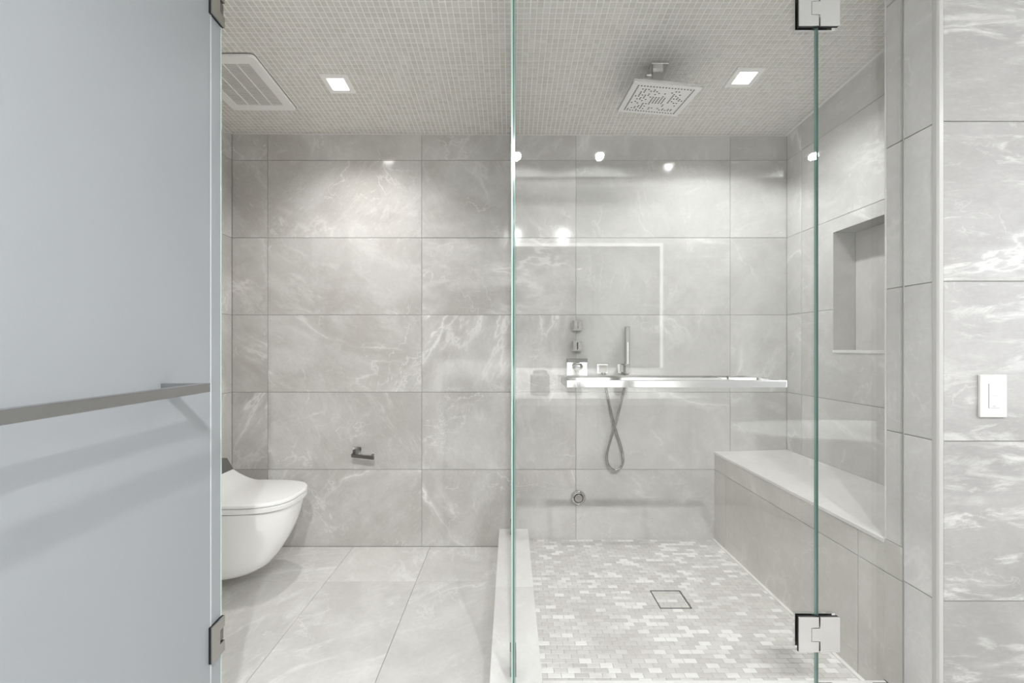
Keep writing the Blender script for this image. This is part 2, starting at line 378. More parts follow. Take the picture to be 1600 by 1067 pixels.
piece(wr, M['niche'], (0, NY0, 0), NX, Z_, [(-XR-ND, NZ0), (-XR-.0005, NZ0), (-XR-.0005, NZ1), (-XR-ND, NZ1)], 'niche_side', thick=0.003)
piece(wr, M['niche'], (0, 0, NZ1), X_, NY, [(XR+.0005, -NY1), (XR+ND, -NY1), (XR+ND, -NY0), (XR+.0005, -NY0)], 'niche_top', thick=0.003)
box('niche_sill', (XR-0.004, NY0+.001, NZ0-0.011), (XR+ND, NY1-.001, NZ0+0.002), M['slab'], wr, 0.001)

# ------------------------------------------------------------------ front wall: the pier on the right with its jamb, the pier on the left, the lintel
bm = bmesh.new(); add_box(bm, (XJ+R, YF+R, -0.05), (RXB+0.1, YJ-R, 2.8))
wf = struct('wall_front_right', bm, M['grout'])
ZF = [0.008, 0.461, 0.913, 1.365, 1.817, 2.27, 2.55]
XF = [XJ+0.0155, 1.955, 2.87, RXB]
grid(wf, M['front'], (0, YF, 0), X_, Z_, XF, ZF)
for z0, z1 in zip(ZF, ZF[1:]):
    if z1 < BZ: cuts = [(YG, z0, z1)]
    elif z0 < BZ: cuts = [(None, z0, z1)]
    else: cuts = [(YJ-.004, z0, z1)]
    for yb_, a_, c_ in cuts:
        if yb_: pts = [(-yb_, a_+G), (-YF-0.0155, a_+G), (-YF-0.0155, c_-G), (-yb_, c_-G)]
        else: pts = [(-YG, a_+G), (-YF-0.0155, a_+G), (-YF-0.0155, c_-G), (-YJ+.004, c_-G), (-YJ+.004, BZ+.001), (-YG, BZ+.001)]
        piece(wf, M['jamb'], (XJ, 0, 0), NY, Z_, pts)
# pencil trim on the outside corner and a thin edge strip on the inside one
pr = [(XJ+0.0150, YF+0.0005), (XJ+0.0150, YF-0.001), (XJ+0.006, YF+0.0005), (XJ+0.0015, YF+0.005), (XJ-0.001, YF+0.0150), (XJ+0.002, YF+0.0150), (XJ+0.012, YF+0.012)]
o = prism('trim_1', pr, 'z', 0.0, 2.55, M['pencil']); o['kind'] = 'structure'
o = box('trim_2', (XJ-0.0012, YJ-0.0035, BZ+.001), (XJ+0.006, YJ+0.001, 2.5), M['slab']); o['kind'] = 'structure'
bm = bmesh.new(); add_box(bm, (LX-0.1, YF+R, -0.05), (-0.985-R, YJ-R, 2.8)); wfl = struct('wall_front_left', bm, M['grout'])
grid(wfl, M['front'], (0, YF, 0), X_, Z_, [LX, -1.82, -0.985], ZF)
grid(wfl, M['jamb'], (-0.985, 0, 0), Y_, Z_, [YF+.004, YJ-.004], ZF)
grid(wfl, M['wall'], (0, YJ, 0), NX, Z_, [0.985, -XL], ZT+[2.5])
bm = bmesh.new(); add_box(bm, (-0.985, YF+0.002, 2.545), (XJ+R, YJ-0.002, 2.8)); o = struct('trim_3', bm, M['paint'])

# ------------------------------------------------------------------ sloping mosaic ceiling of the wet room, holed for the lamps
HL = 0.046
def slab_holes(name, mat, zf, x0, x1, y0, y1, holes, th):
    xs = sorted({x0, x1, *[h[0]-HL for h in holes], *[h[0]+HL for h in holes]})
    ys = sorted({y0, y1, *[h[1]-HL for h in holes], *[h[1]+HL for h in holes]})
    bm = bmesh.new()
    for a, b in zip(xs, xs[1:]):
        for c, d in zip(ys, ys[1:]):
            mx, my = (a+b)/2, (c+d)/2
            if any(abs(mx-h[0]) < HL and abs(my-h[1]) < HL for h in holes): continue
            lo = [bm.verts.new((x, y, zf(x, y))) for x, y in ((a, c), (b, c), (b, d), (a, d))]
            hi = [bm.verts.new((x, y, zf(x, y)+th)) for x, y in ((a, c), (b, c), (b, d), (a, d))]
            bm.faces.new(lo); bm.faces.new(hi)
            for i in range(4): bm.faces.new((lo[i], lo[(i+1) % 4], hi[(i+1) % 4], hi[i]))
    return struct(name, bm, mat)
ce = slab_holes('ceiling', M['pale_grout'], lambda x, y: ceil_z(x, y)+0.0018, XL-.02, XR+.02, YJ-0.06, YB+.02, L_DOWN, 0.06)
P, TS = 0.02535, 0.0212
cU = Vector((1, 0, -0.004)).normalized(); cV = Vector((0, -1, 0.073)).normalized(); cU = (cU - cV*cU.dot(cV)).normalized(); cW = cU.cross(cV)
tile_me = poly_mesh([(-TS/2, -TS/2), (TS/2, -TS/2), (TS/2, TS/2), (-TS/2, TS/2)], 0.004, 0.0009)
tile_me = tile_me.copy(); tile_me.materials.append(M['ceilmosaic'])
nx, ny = int((XR-XL)/P), int((YB-(YJ-0.05))/(P*0.9973))
near, V3, F3 = [], [], []
def ceil_pt(x, y): return Vector((x, y, ceil_z(x, y)))
base_v = [v.co.copy() for v in tile_me.vertices]; base_f = [tuple(p.vertices) for p in tile_me.polygons]
cells = []
for j in range(ny):
    for i in range(nx+1):
        x, y = XL+0.004+(i+0.5)*P, YB-0.003-(j+0.5)*P*0.9973
        if x+TS/2 > XR or any(abs(x-h[0]) < HL+TS/2 and abs(y-h[1]) < HL+TS/2 for h in L_DOWN): continue
        vis = y > 0.995*(1.66) and x > -0.68*y      # inside the frame of the photograph
        cells.append((0 if vis else 1, y, x))
rot3 = Matrix((cU, cV, cW)).transposed()
cells.sort()
for k, (vv, y, x) in enumerate(cells):
    p = ceil_pt(x, y)+cW*random.uniform(-0.0003, 0.0003)
    if k < 300:
        o = bpy.data.objects.new('mosaic_tile', tile_me); C.objects.link(o); o.parent = ce
        mt = rot3.to_4x4(); mt.translation = p; o.matrix_local = mt
    else:
        n0 = len(V3)
        V3 += [tuple(p+rot3 @ v) for v in base_v]; F3 += [tuple(n0+i for i in f) for f in base_f]
me = bpy.data.meshes.new('mosaic_field'); me.from_pydata(V3, [], F3); me.update()
o = link('mosaic_field', me, M['ceilmosaic'], ce); o['kind'] = 'stuff'
# bead of caulk where ceiling meets walls
bm = bmesh.new()
for (xa_, ya_), (xb_, yb_) in (((XL, YB), (XR, YB)), ((XR, YJ), (XR, YB)), ((XL, YJ), (XL, YB))):
    a, b = ceil_pt(xa_, ya_), ceil_pt(xb_, yb_)
    ox = Vector((0.003 if xa_ == xb_ == XL else (-0.003 if xa_ == xb_ else 0), -0.003 if ya_ == yb_ else 0, 0))
    q = [a, a+ox, a+Vector((0, 0, -0.003)), b, b+ox, b+Vector((0, 0, -0.003))]; vv = [bm.verts.new(p) for p in q]
    for f in ((0, 1, 2), (3, 5, 4), (0, 3, 4, 1), (1, 4, 5, 2), (2, 5, 3, 0)): bm.faces.new([vv[i] for i in f])
struct('trim_4', bm, M['caulk'])

# ------------------------------------------------------------------ floors
bm = bmesh.new(); add_box(bm, (LX-0.1, -1.3, -0.12), (RXB+0.1, YB+0.1, -R)); fl = struct('floor', bm, M['dark_grout'])
FXT = [XL, -1.383, -0.930, -0.477, -0.066]
grid(fl, M['floor'], (0, 0, 0), X_, Y_, FXT, [YJ+0.02, 2.146, YB], g=0.0009)
grid(fl, M['floor'], (0, 0, 0), X_, Y_, [-0.980, -0.930, -0.477, -0.066], [YF, YJ+0.02], g=0.0009)
grid(fl, M['floor'], (0, 0, 0), X_, Y_, [LX, -1.836, -1.383, -0.930, -0.477, -0.024, 0.43, 0.88, 1.335, 1.79, 2.24, 2.69, 3.14, RXB], [-1.2, -0.6, 0.3, YF-.001], g=0.0009)
# marble curb: under the partition, and across the shower door
CX0, CX1, CZ = -0.066, 0.102, 0.106
bm = bmesh.new(); add_box(bm, (CX0+.01, 1.22, -0.02), (CX1-.01, YB+.02, CZ-0.018)); cu = struct('trim_5', bm, M['grout'])
for y0, y1 in ((1.2055, 1.9105), (1.9115, YB-.0005)):
    box('curb_slab', (CX0-.002, y0, CZ-0.02), (CX1, y1, CZ), M['slab'], cu, 0.0015)
box('curb_side', (CX0, 1.2055, 0.0005), (CX0+.012, YB-.0005, CZ-0.02), M['slab'], cu)
box('curb_side', (CX1-.014, YJ+.0, 0.0005), (CX1-.002, YB-.0005, CZ-0.02), M['slab'], cu)
bm = bmesh.new(); add_box(bm, (CX1, 1.222, -0.02), (XJ-.001, 1.355, CZ-0.018)); cu2 = struct('trim_6', bm, M['grout'])
box('curb_slab', (CX1+.0006, 1.2055, CZ-0.02), (XJ-.002, 1.372, CZ), M['slab'], cu2, 0.0015)
box('curb_side', (CX1+.0006, 1.2075, 0.0005), (XJ-.002, 1.2195, CZ-0.02), M['slab'], cu2)
box('curb_side', (CX1+.0006, 1.358, 0.0005), (XJ-.002, 1.370, CZ-0.02), M['slab'], cu2)
# shower floor of small bricks
bm = bmesh.new(); add_box(bm, (CX1-.005, 1.36, -0.01), (BX+.02, YB+.01, SZ-0.0016)); sf = struct('floor_shower', bm, M['floor_grout'])
DX0, DX1, DY0, DY1 = 0.650, 0.789, 1.850, 1.987
PY, PX, BG = 0.137/6, 0.0475, 0.0021
rows, y = [], DY0
while y-PY > 1.371: y -= PY
rows = []
while y < YB-0.004: rows.append(y); y += PY
sing, stuffb = [], []
def cut(iv, a, b):
    out = []
    for p, q in iv:
        if q <= a or p >= b: out.append((p, q)); continue
        if p < a: out.append((p, a))
        if q > b: out.append((b, q))
    return out
RX = 1.190
for k, y0 in enumerate(rows):
    y1 = min(y0+PY, YB-0.002); x = CX1+0.002-(k % 2)*PX/2
    while x < RX:
        full = (x >= CX1 and x+PX <= RX)
        iv = [(max(x, CX1), min(x+PX, RX))]
        if y1 > DY0+.004 and y0 < DY1-.004: iv = cut(iv, DX0, DX1)
        for p, q in iv:
            if q-p > 0.006: (sing if full and abs(q-p-PX) < 1e-6 and abs(y1-y0-PY) < 1e-6 and len(sing) < 300 else stuffb).append((p, q, y0, y1))
        x += PX
brick_me = poly_mesh([(-PX/2+BG/2, -PY/2+BG/2), (PX/2-BG/2, -PY/2+BG/2), (PX/2-BG/2, PY/2-BG/2), (-PX/2+BG/2, PY/2-BG/2)], 0.004, 0.0007).copy()
brick_me.materials.append(M['brick'])
for p, q, y0, y1 in sing:
    o = bpy.data.objects.new('brick', brick_me); C.objects.link(o); o.parent = sf
    o.location = ((p+q)/2, (y0+y1)/2, SZ+random.uniform(-.0003, .0003)); o.rotation_euler = (random.uniform(-.004, .004), random.uniform(-.004, .004), 0)
V3, F3 = [], []
def add_brick(V3, F3, p, q, y0, y1, z):
    g = BG/2; c = 0.0007; n0 = len(V3)
    for (e, zz) in ((0, z-0.004), (0, z-c), (c, z)):
        V3 += [(p+g+e, y0+g+e, zz), (q-g-e, y0+g+e, zz), (q-g-e, y1-g-e, zz), (p+g+e, y1-g-e, zz)]
    F3.append((n0+8, n0+9, n0+10, n0+11))
    for a in (0, 4):
        for i in range(4): F3.append((n0+a+i, n0+a+(i+1) % 4, n0+a+4+(i+1) % 4, n0+a+4+i))
for p, q, y0, y1 in stuffb: add_brick(V3, F3, p, q, y0, y1, SZ+random.uniform(-.0003, .0003))
me = bpy.data.meshes.new('brick_field'); me.from_pydata(V3, [], F3); me.update()
o = link('brick_field', me, M['brick'], sf); o['kind'] = 'stuff'
bm = bmesh.new(); add_box(bm, (RX, 1.373, SZ-0.003), (BX-0.0006, YB-.001, SZ+0.004), 0.001); struct('trim_7', bm, M['caulk'])
# tile-in floor drain
dr = empty('floor_drain', ((DX0+DX1)/2, (DY0+DY1)/2, SZ), 'square floor drain of inset mosaic outlined by a thin black slot', 'drain')
dr.rotation_euler = (0, 0, 0)
hx, hy = (DX1-DX0)/2, (DY1-DY0)/2
box('drain_tray', (-hx+.001, -hy+.001, -0.003), (hx-.001, hy-.001, -0.0015), M['floor_grout'], dr)
for lo, hi in (((-hx, -hy), (hx, -hy+.0042)), ((-hx, hy-.0042), (hx, hy)), ((-hx, -hy+.0042), (-hx+.0034, hy-.0042)), ((hx-.0050, -hy+.0042), (hx, hy-.0042))):
    box('slot', (lo[0], lo[1], -0.003), (hi[0], hi[1], 0.0006), M['black'], dr)
for k in range(6):
    y0 = -hy+0.0045+k*(2*hy-0.009)/6; y1 = y0+(2*hy-0.009)/6; x = -hx+0.0036-(k % 2)*PX/2
    while x < hx-.0055:
        p, q = max(x, -hx+.0036), min(x+PX, hx-.0054)
        if q-p > 0.006:
            v, f = [], []; add_brick(v, f, p-(p+q)/2, q-(p+q)/2, y0-(y0+y1)/2, y1-(y0+y1)/2, 0)
            me = bpy.data.meshes.new('brick'); me.from_pydata(v, [], f); me.update()
            o = link('brick', me, M['brick'], dr); o.location = ((p+q)/2, (y0+y1)/2, 0.0)
        x += PX

# ------------------------------------------------------------------ shower bench
be = empty('shower_bench', ((BX+XR)/2, 1.95, SZ), 'long built-in marble bench with pale seat slab along the right shower wall', 'bench')
bo = Vector(be.location)
def L_(p): return tuple(Vector(p)-bo)
box('bench_core', L_((BX+R, YJ+.001, -0.0)), L_((XR-.001, YB-.002, BZ-0.0135)), M['grout'], be)
pts = [(BX-0.002, BZ-0.013), (XR-.001, BZ-0.013), (XR-.001, BZ+0.012), (BX-0.001, BZ), (BX-0.002, BZ-.001)]
prism('seat_slab', [(p[0]-bo.x, p[1]-bo.z) for p in pts], 'y', YJ+.002-bo.y, YB-.001-bo.y, M['slab'], be)
OB = L_((BX, 0, 0))
for z0, z1 in ((SZ-.002, 0.4565), (0.4565, BZ-0.0135)):
    piece(be, M['bench'], OB, NY, Z_, [(-1.478+G, z0+G), (-YJ-.0008, z0+G), (-YJ-.0008, z1-G), (-1.478+G, z1-G)], proud=0)
for z0, z1 in ((CZ+.001, 0.4565), (0.4565, BZ+.0005)):     # the wall end below seat height, flush with the bench face
    piece(wf, M['bench'], (BX, 0, 0), NY, Z_, [(-YJ-.0004, z0+G), (-YG-.0005, z0+G), (-YG-.0005, z1-G), (-YJ-.0004, z1-G)], proud=0)
for y0, y1 in ((1.478, 2.392), (2.392, YB-.001)):
    for z0, z1 in ((SZ-.002, 0.4565), (0.4565, BZ-0.0135)):
        piece(be, M['bench'], OB, NY, Z_, [(-y1+G, z0+G), (-y0-G, z0+G), (-y0-G, z1-G), (-y1+G, z1-G)])

# ------------------------------------------------------------------ glass
def glass_box(name, lo, hi, parent, thin_axis, edge='edge', hidden=None):
    """sheet: broad faces clear, narrow faces green"""
    bm = bmesh.new(); add_box(bm, lo, hi)
    bmesh.ops.recalc_face_normals(bm, faces=bm.faces)
    for f in bm.faces: f.material_index = 0 if abs(f.normal[thin_axis]) > 0.5 or (hidden is not None and f.normal[hidden] > 0.5) else 1
    me = bpy.data.meshes.new(name); bm.to_mesh(me); bm.free()
    me.materials.append(M['glass']); me.materials.append(M[edge])
    o = bpy.data.objects.new(name, me); C.objects.link(o)
    if parent: o.parent = parent
    return o
GT = 0.010
# partition on the curb
gp = empty('glass_partition', (0.0075, 1.92, CZ), 'clear glass partition seen edge-on, standing on the marble curb', 'glass panel')
glass_box('glass_sheet', (-0.006, 1.325-1.92, 0.001), (0.006, YB-.002-1.92, 2.36), gp, 0, 'edge_dark')
box('edge_bevel', (-0.0062, 1.3225-1.92, 0.001), (-0.0012, 1.3248-1.92, 2.36), M['edge_pale'], gp, 0.0004)
box('edge_bevel', (0.0042, 1.3225-1.92, 0.001), (0.0062, 1.3248-1.92, 2.36), M['edge_pale'], gp, 0.0004)
for yy, z0, z1 in ((1.405, 0.0, 0.084), (2.455, 0.0, 0.075), (2.40, 2.23, 2.305)):
    cl = box('clamp', (-0.0105, yy-0.022-1.92, z0+0.001), (-0.0062, yy+0.022-1.92, z1), M['nickel'], gp, 0.001)
    box('clamp_plate', (0.0062, yy-0.022-1.92, z0+0.001), (0.0105, yy+0.022-1.92, z1), M['gun'], cl, 0.001)

# hinge: two chrome leaves on deep black gaskets that also paint their dark edge reflections, the tongue of one in the notch of the other
HW, HH, NT, NH = 0.0625, 0.0535, 0.026, 0.0215
def hinge(parent, cx, cz, y, left_only=False):
    left = [(-HW, -HH), (-0.002, -HH), (-0.002, -NH), (-NT, -NH), (-NT, NH), (-0.002, NH), (-0.002, HH), (-HW, HH)]
    right = [(0.002, -HH), (HW, -HH), (HW, HH), (0.002, HH), (0.002, NH-.002), (-NT+.002, NH-.002), (-NT+.002, -NH+.002), (0.002, -NH+.002)]
    def mv(p): return [(a+cx, b+cz) for a, b in p]
    hg = prism('hinge', mv(left), 'y', y-0.0105, y-0.0065, M['hinge'], parent, 0.0006)
    prism('gasket', mv(left), 'y', y-0.0065, y-0.0002, M['black'], hg)
    prism('rear_leaf', mv(left), 'y', y+GT+.0002, y+GT+0.009, M['chrome'], hg, 0.0006)
    if not left_only:
        prism('fixed_leaf', mv(right), 'y', y-0.0105, y-0.0065, M['hinge'], hg, 0.0006)
        prism('gasket', mv([(0.002, -HH), (HW-.003, -HH), (HW-.003, HH), (0.002, HH)]), 'y', y-0.0065, y-0.0002, M['black'], hg)
        prism('rear_leaf', mv([(0.002, -HH), (HW, -HH), (HW, HH), (0.002, HH)]), 'y', y+GT+.0002, y+GT+0.009, M['chrome'], hg, 0.0006)
    return hg
XH = (1277-798)/665*YG
sd = empty('glass_shower_door', (XH, YG, CZ), 'clear frameless glass shower door with horizontal chrome pull bar', 'door')
glass_box('glass_sheet', (0.016-XH, 0, 0.010), (-0.003, GT, 2.32), sd, 1)
box('edge_seal', (0.0135-XH, -0.001, 0.010), (0.016-XH, GT+.001, 2.32), M['seal'], sd)
hinge(sd, 0, 2.159+HH-CZ, 0.0); hinge(sd, 0, 0.3025-CZ, 0.0)
def pull(name, x0, x1, z, y_g, y_b, parent, mat, h=0.022, d=0.018):
    """square bar returned to the glass at both ends"""
    s = 1 if y_b > y_g else -1
    b = box(name, (x0, min(y_b, y_b-s*d), z-h/2), (x1, max(y_b, y_b-s*d), z+h/2), mat, parent, 0.0012)
    for x in (x0, x1-0.016):
        box('return_post', (x, min(y_g, y_b-s*d), z-h/2), (x+0.016, max(y_g, y_b-s*d), z+h/2), mat, b, 0.0008)
    return b
pull('pull_bar', 0.157-XH, 0.776-XH, 1.0755-CZ, -0.0002, -0.112, sd, M['barsteel'], h=0.020)
pull('inner_pull_bar', 0.157-XH, 0.776-XH, 1.0765-CZ, GT+.0002, 0.112, sd, M['chrome'], h=0.018)
# narrow fixed pane to the right of the door
fp = empty('fixed_glass_strip', (XH, YG, CZ), 'narrow fixed clear glass strip between shower door and tiled wall end', 'glass panel')
glass_box('glass_sheet', (0.003, 0, 0.004), (XJ-XH-.0005, GT, 2.40), fp, 1, 'edge_dark', 0)
box('edge_seal', (XJ-XH-.0026, -0.0015, 0.004), (XJ-XH-.0003, 0.0012, 2.40), M['sealline'], fp)
for x in (0.035, (1384-798)/665*YG-XH):
    cl = box('clamp', (x-0.025, -0.0095, 0.001), (x+0.025, -0.0002, 0.029), M['nickel'], fp, 0.001)
    box('clamp_plate', (x-0.025, GT+.0002, 0.001), (x+0.025, GT+0.0095, 0.029), M['nickel'], cl, 0.001)

# frosted door standing open toward the camera
fd = empty('frosted_glass_door', (-0.8890, YG, 0.0), 'open frosted glass door with long steel pull bar, hung beside the toilet', 'door')
fd.rotation_euler = (0, 0, -PI/2+math.radians(3.6))
# local x runs from the hinge to the free edge, local y points to the right-hand side of the photograph
def fbox(name, x0, x1, y0, y1, z0, z1, mat, parent=fd, bev=0.0): return box(name, (x0, y0, z0), (x1, y1, z1), mat, parent, bev)
fbox('frosted_sheet', 0.004, 0.90, -0.010, 0.0, 0.012, 2.40, M['frost'])
fbox('hinge_side_seal', 0.000, 0.0040, -0.012, 0.0015, 0.012, 2.40, M['edge_pale'])
fbox('edge_line', 0.0500, 0.0525, 0.0002, 0.0016, 0.012, 2.40, M['frostband'])
for cz in (2.159+HH, 0.3025):
    lf = [(0.0635, -HH), (0.002, -HH), (0.002, -NH), (NT, -NH), (NT, NH), (0.002, NH), (0.002, HH), (0.0635, HH)]
    lf = [(a-0.003, b+cz) for a, b in lf]
    hg = prism('hinge', lf, 'y', 0.0062, 0.0105, M['nickel'], fd, 0.0006)
    prism('gasket', lf, 'y', 0.0002, 0.0062, M['black'], hg)  # rubber, made deep so its black stands in for dark leaf-edge reflections
    prism('rear_leaf', lf, 'y', -0.019, -0.0102, M['nickel'], hg, 0.0006)
    fbox('pivot', -0.004, 0.012, -0.010, 0.004, cz-NH+.002, cz+NH-.002, M['gun'], hg)
    for dz in (-0.032, 0.032):
        lathe('screw', [(0.0042, 0), (0.0042, 0.0006), (0.002, 0.0006), (0.002, 0.0)], M['gun'], hg, 'y', (0.042, 0.0104, cz+dz), 12).scale = (1, 1, 1)
zb = 1.0765
b_ = fbox('pull_bar', 0.230, 0.850, 0.092, 0.110, zb-0.0115, zb+0.0115, M['pull'], fd, 0.0012)
for x in (0.230, 0.834): fbox('return_post', x, x+0.016, 0.0002, 0.092, zb-0.0115, zb+0.0115, M['pull'], b_, 0.0008)

# ------------------------------------------------------------------ wall-hung toilet (local x away from the left wall, y across)
TY = 2.125
to = empty('toilet', (XL+0.0006, TY, 0.07), 'white wall-hung toilet with closed lid and dark rear strip on the left wall', 'toilet')
def dshape(xm, hw, a, n=2.9, x0=0.0, m=28):
    """outline: straight sides from the wall, squarish round nose"""
    pts = [(x0, -hw)]
    for k in range(m+1):
        t = -PI/2+PI*k/m; c, s = math.cos(t), math.sin(t)
        pts.append((xm-a+a*abs(c)**(2/n), hw*math.copysign(abs(s)**(2/n), s)))
    pts.append((x0, hw)); return pts
def loft(name, levels, mat, parent, rise=None):
    bm = bmesh.new(); rings = []
    for pts, z in levels:
        rings.append([bm.verts.new((x, y, z+(rise(x) if rise else 0)-0.07)) for x, y in pts])
    n = len(rings[0])
    for A, B in zip(rings, rings[1:]):
        for k in range(n): bm.faces.new((A[k], A[(k+1) % n], B[(k+1) % n], B[k]))
    bm.faces.new(rings[0]); bm.faces.new(rings[-1])
    o = from_bm(name, bm, mat, parent, smooth=True); o.data.set_sharp_from_angle(angle=math.radians(38)); return o
prof = [(0.250, 0.085, 0.0700, 0.20), (0.325, 0.112, 0.0710, 0.22), (0.380, 0.128, 0.077, 0.23), (0.415, 0.138, 0.088, 0.24), (0.456, 0.150, 0.115, 0.25), (0.483, 0.160, 0.152, 0.26), (0.508, 0.168, 0.192, 0.27),
        (0.532, 0.175, 0.230, 0.27), (0.551, 0.180, 0.270, 0.27), (0.569, 0.184, 0.315, 0.27), (0.582, 0.1865, 0.360, 0.27), (0.590, 0.188, 0.400, 0.27), (0.591, 0.188, 0.411, 0.27)]
loft('bowl', [(dshape(x, h, a, 2.4), z) for x, h, z, a in prof], M['ceramic'], to)
loft('rim_gap', [(dshape(0.586, 0.184, 0.27), 0.4105), (dshape(0.586, 0.184, 0.27), 0.4160)], M['ventdark'], to)
loft('seat', [(dshape(xm, h, 0.27, x0=0.06), z) for xm, h, z in ((0.598, 0.191, 0.4155), (0.601, 0.1935, 0.4185), (0.602, 0.194, 0.436), (0.599, 0.192, 0.4395))], M['plastic'], to)
loft('seat_gap', [(dshape(0.594, 0.188, 0.27, x0=0.06), 0.4390), (dshape(0.594, 0.188, 0.27, x0=0.06), 0.4425)], M['ventdark'], to)
def rise(x):
    t = min(1, max(0, (0.285-x)/(0.285-0.14))); return 0.056*t*t*(1.35-0.35*t)
lid_levels = []
for ins, z in ((0.003, 0.4420), (0.0, 0.4445), (0.0, 0.4550), (0.0025, 0.4590), (0.009, 0.4612)):
    lid_levels.append((dshape(0.602-ins, 0.194-ins, 0.27-ins*0.5, x0=0.14), z))
# the top of the lid as a fine grid of shrinking rings, so that its raised back is smooth
def lid(name):
    bm = bmesh.new(); rings = []
    for q, (pts, z) in enumerate(lid_levels):
        dense = []
        a, b = pts[0], pts[1]
        for k in range(14): dense.append((a[0]+(b[0]-a[0])*k/14, a[1]+(b[1]-a[1])*k/14))
        dense += pts[1:-2]; a, b = pts[-2], pts[-1]
        for k in range(15): dense.append((a[0]+(b[0]-a[0])*k/14, a[1]+(b[1]-a[1])*k/14))
        rings.append([bm.verts.new((x, y, (z+(rise(x) if q > 1 else 0))-0.07)) for x, y in dense])
    n = len(rings[0])
    for A, B in zip(rings, rings[1:]):
        for k in range(n): bm.faces.new((A[k], A[(k+1) % n], B[(k+1) % n], B[k]))
    bm.faces.new(rings[0]); top = rings[-1]
    for k in range(n//2-1):            # strips across the lid
        bm.faces.new((top[k], top[k+1], top[n-2-k], top[n-1-k]))
    o = from_bm(name, bm, M['plastic'], to, smooth=True); o.data.set_sharp_from_angle(angle=math.radians(40)); return o
lid('lid')
sp = [(0.1395, 0.5165-.07), (0.1045, 0.577-.07), (0.060, 0.577-.07), (0.040, 0.50-.07), (0.040, 0.4160-.07), (0.1395, 0.4160-.07)]
prism('control_strip', [(p[0], p[1]) for p in sp], 'y', -0.183, 0.183, M['greyplastic'], to, 0.002)
for s in (-1, 1):
    prism('strip_end', sp, 'y', min(s*0.1835, s*0.194), max(s*0.1835, s*0.194), M['greyplastic'], to, 0.0015)

# ------------------------------------------------------------------ toilet paper holder
tp = empty('toilet_paper_holder', (-0.905, YB-.0006, 0.565), 'small dark steel toilet paper holder without a roll on the back wall', 'paper holder')
prism('wall_plate', [(-0.028, -0.022), (0.022, -0.022), (0.022, 0.026), (-0.028, 0.026)], 'y', -0.006, 0.0, M['chrome'], tp, 0.001)
prism('post', [(-0.006, -0.012), (0.012, -0.012), (0.016, 0.026), (-0.002, 0.026)], 'y', -0.075, -0.006, M['gun'], tp, 0.0015)
prism('arm', [(-0.006, -0.013), (0.122, -0.028), (0.122, 0.004), (0.110, 0.004), (0.110, -0.008), (-0.006, 0.005)], 'y', -0.092, -0.075, M['gun'], tp, 0.0012)

# ------------------------------------------------------------------ ceiling fittings: local frame follows the slope
crot = (Matrix((cU, -cV, -cW)).transposed()).to_euler()
def on_ceiling(name, x, y, label, cat, group=None):
    o = empty(name, ceil_pt(x, y), label, cat, group); o.rotation_euler = crot; return o   # local -z points down into the room
vg = on_ceiling('exhaust_grille', -1.3145, 2.087, 'white rounded exhaust fan grille in the mosaic ceiling over the toilet', 'vent')
vw, vh, fr_ = 0.169, 0.194, 0.046
def rrect(hx, hy, r, m=5):
    p = []
    for cx, cy_, a0 in ((hx-r, hy-r, 0), (-hx+r, hy-r, 90), (-hx+r, -hy+r, 180), (hx-r, -hy+r, 270)):
        for k in range(m+1):
            a = math.radians(a0+90*k/m); p.append((cx+r*math.cos(a), cy_+r*math.sin(a)))
    return p
def ring_mesh(name, outer, inner, z0, z1, mat, parent, ch=0.003):
    bm = bmesh.new(); n = len(outer)
    lv = [[bm.verts.new((x, y, z0)) for x, y in outer], [bm.verts.new((x, y, z1+ch)) for x, y in outer], [bm.verts.new((x*0.985, y*0.985, z1)) for x, y in outer],
          [bm.verts.new((x, y, z1)) for x, y in inner], [bm.verts.new((x, y, z0)) for x, y in inner]]
    for A, B in zip(lv, lv[1:]+lv[:1]):
        for k in range(n): bm.faces.new((A[k], A[(k+1) % n], B[(k+1) % n], B[k]))
    return from_bm(name, bm, mat, parent)
ring_mesh('frame', rrect(vw, vh, 0.018), rrect(vw-fr_, vh-fr_, 0.004), -0.0005, -0.014, M['vent'], vg)
box('cavity', (-vw+fr_, -vh+fr_, -0.004), (vw-fr_, vh-fr_, -0.0008), M['ventdark'], vg)
bm = bmesh.new(); n_s = 34
for k in range(n_s):
    y0 = -vh+fr_+(k+0.2)*(2*(vh-fr_))/n_s; add_box(bm, (-vw+fr_, y0, -0.011), (vw-fr_, y0+0.0055, -0.004))
o = from_bm('louvres', bm, M['ventslat'], vg); o['kind'] = 'stuff'
for x in (-0.062, 0.0, 0.062): box('divider', (x-0.0022, -vh+fr_, -0.0135), (x+0.0022, vh-fr_, -0.0035), M['vent'], vg)
prism('gasket', rrect(vw+.002, vh+.002, 0.019), 'z', -0.0025, -0.0003, M['ventdark'], vg)

def downlight(x, y, label, lens):
    o = on_ceiling('downlight', x, y, label, 'light', 'square recessed downlights')
    a = HL-0.002
    ring_mesh('trim_frame', [(0.0655, 0.0655), (-0.0655, 0.0655), (-0.0655, -0.0655), (0.0655, -0.0655)], [(a-.003, a-.003), (-a+.003, a-.003), (-a+.003, -a+.003), (a-.003, -a+.003)], -0.0005, -0.006, M['vent'], o, 0.001)
    ring_mesh('baffle', [(a, a), (-a, a), (-a, -a), (a, -a)], [(a-.004, a-.004), (-a+.004, a-.004), (-a+.004, -a+.004), (a-.004, -a+.004)], 0.022, -0.0003, M['vent'], o, 0.0)
    box('lens', (-a+.0045, -a+.0045, 0.012), (a-.0045, a-.0045, 0.02), lens, o)
    return o
downlight(*L_DOWN[0], 'square recessed downlight with white trim above the toilet area', M['lens'])
downlight(*L_DOWN[1], 'glaring square recessed downlight right of the ceiling shower head', M['lens'])

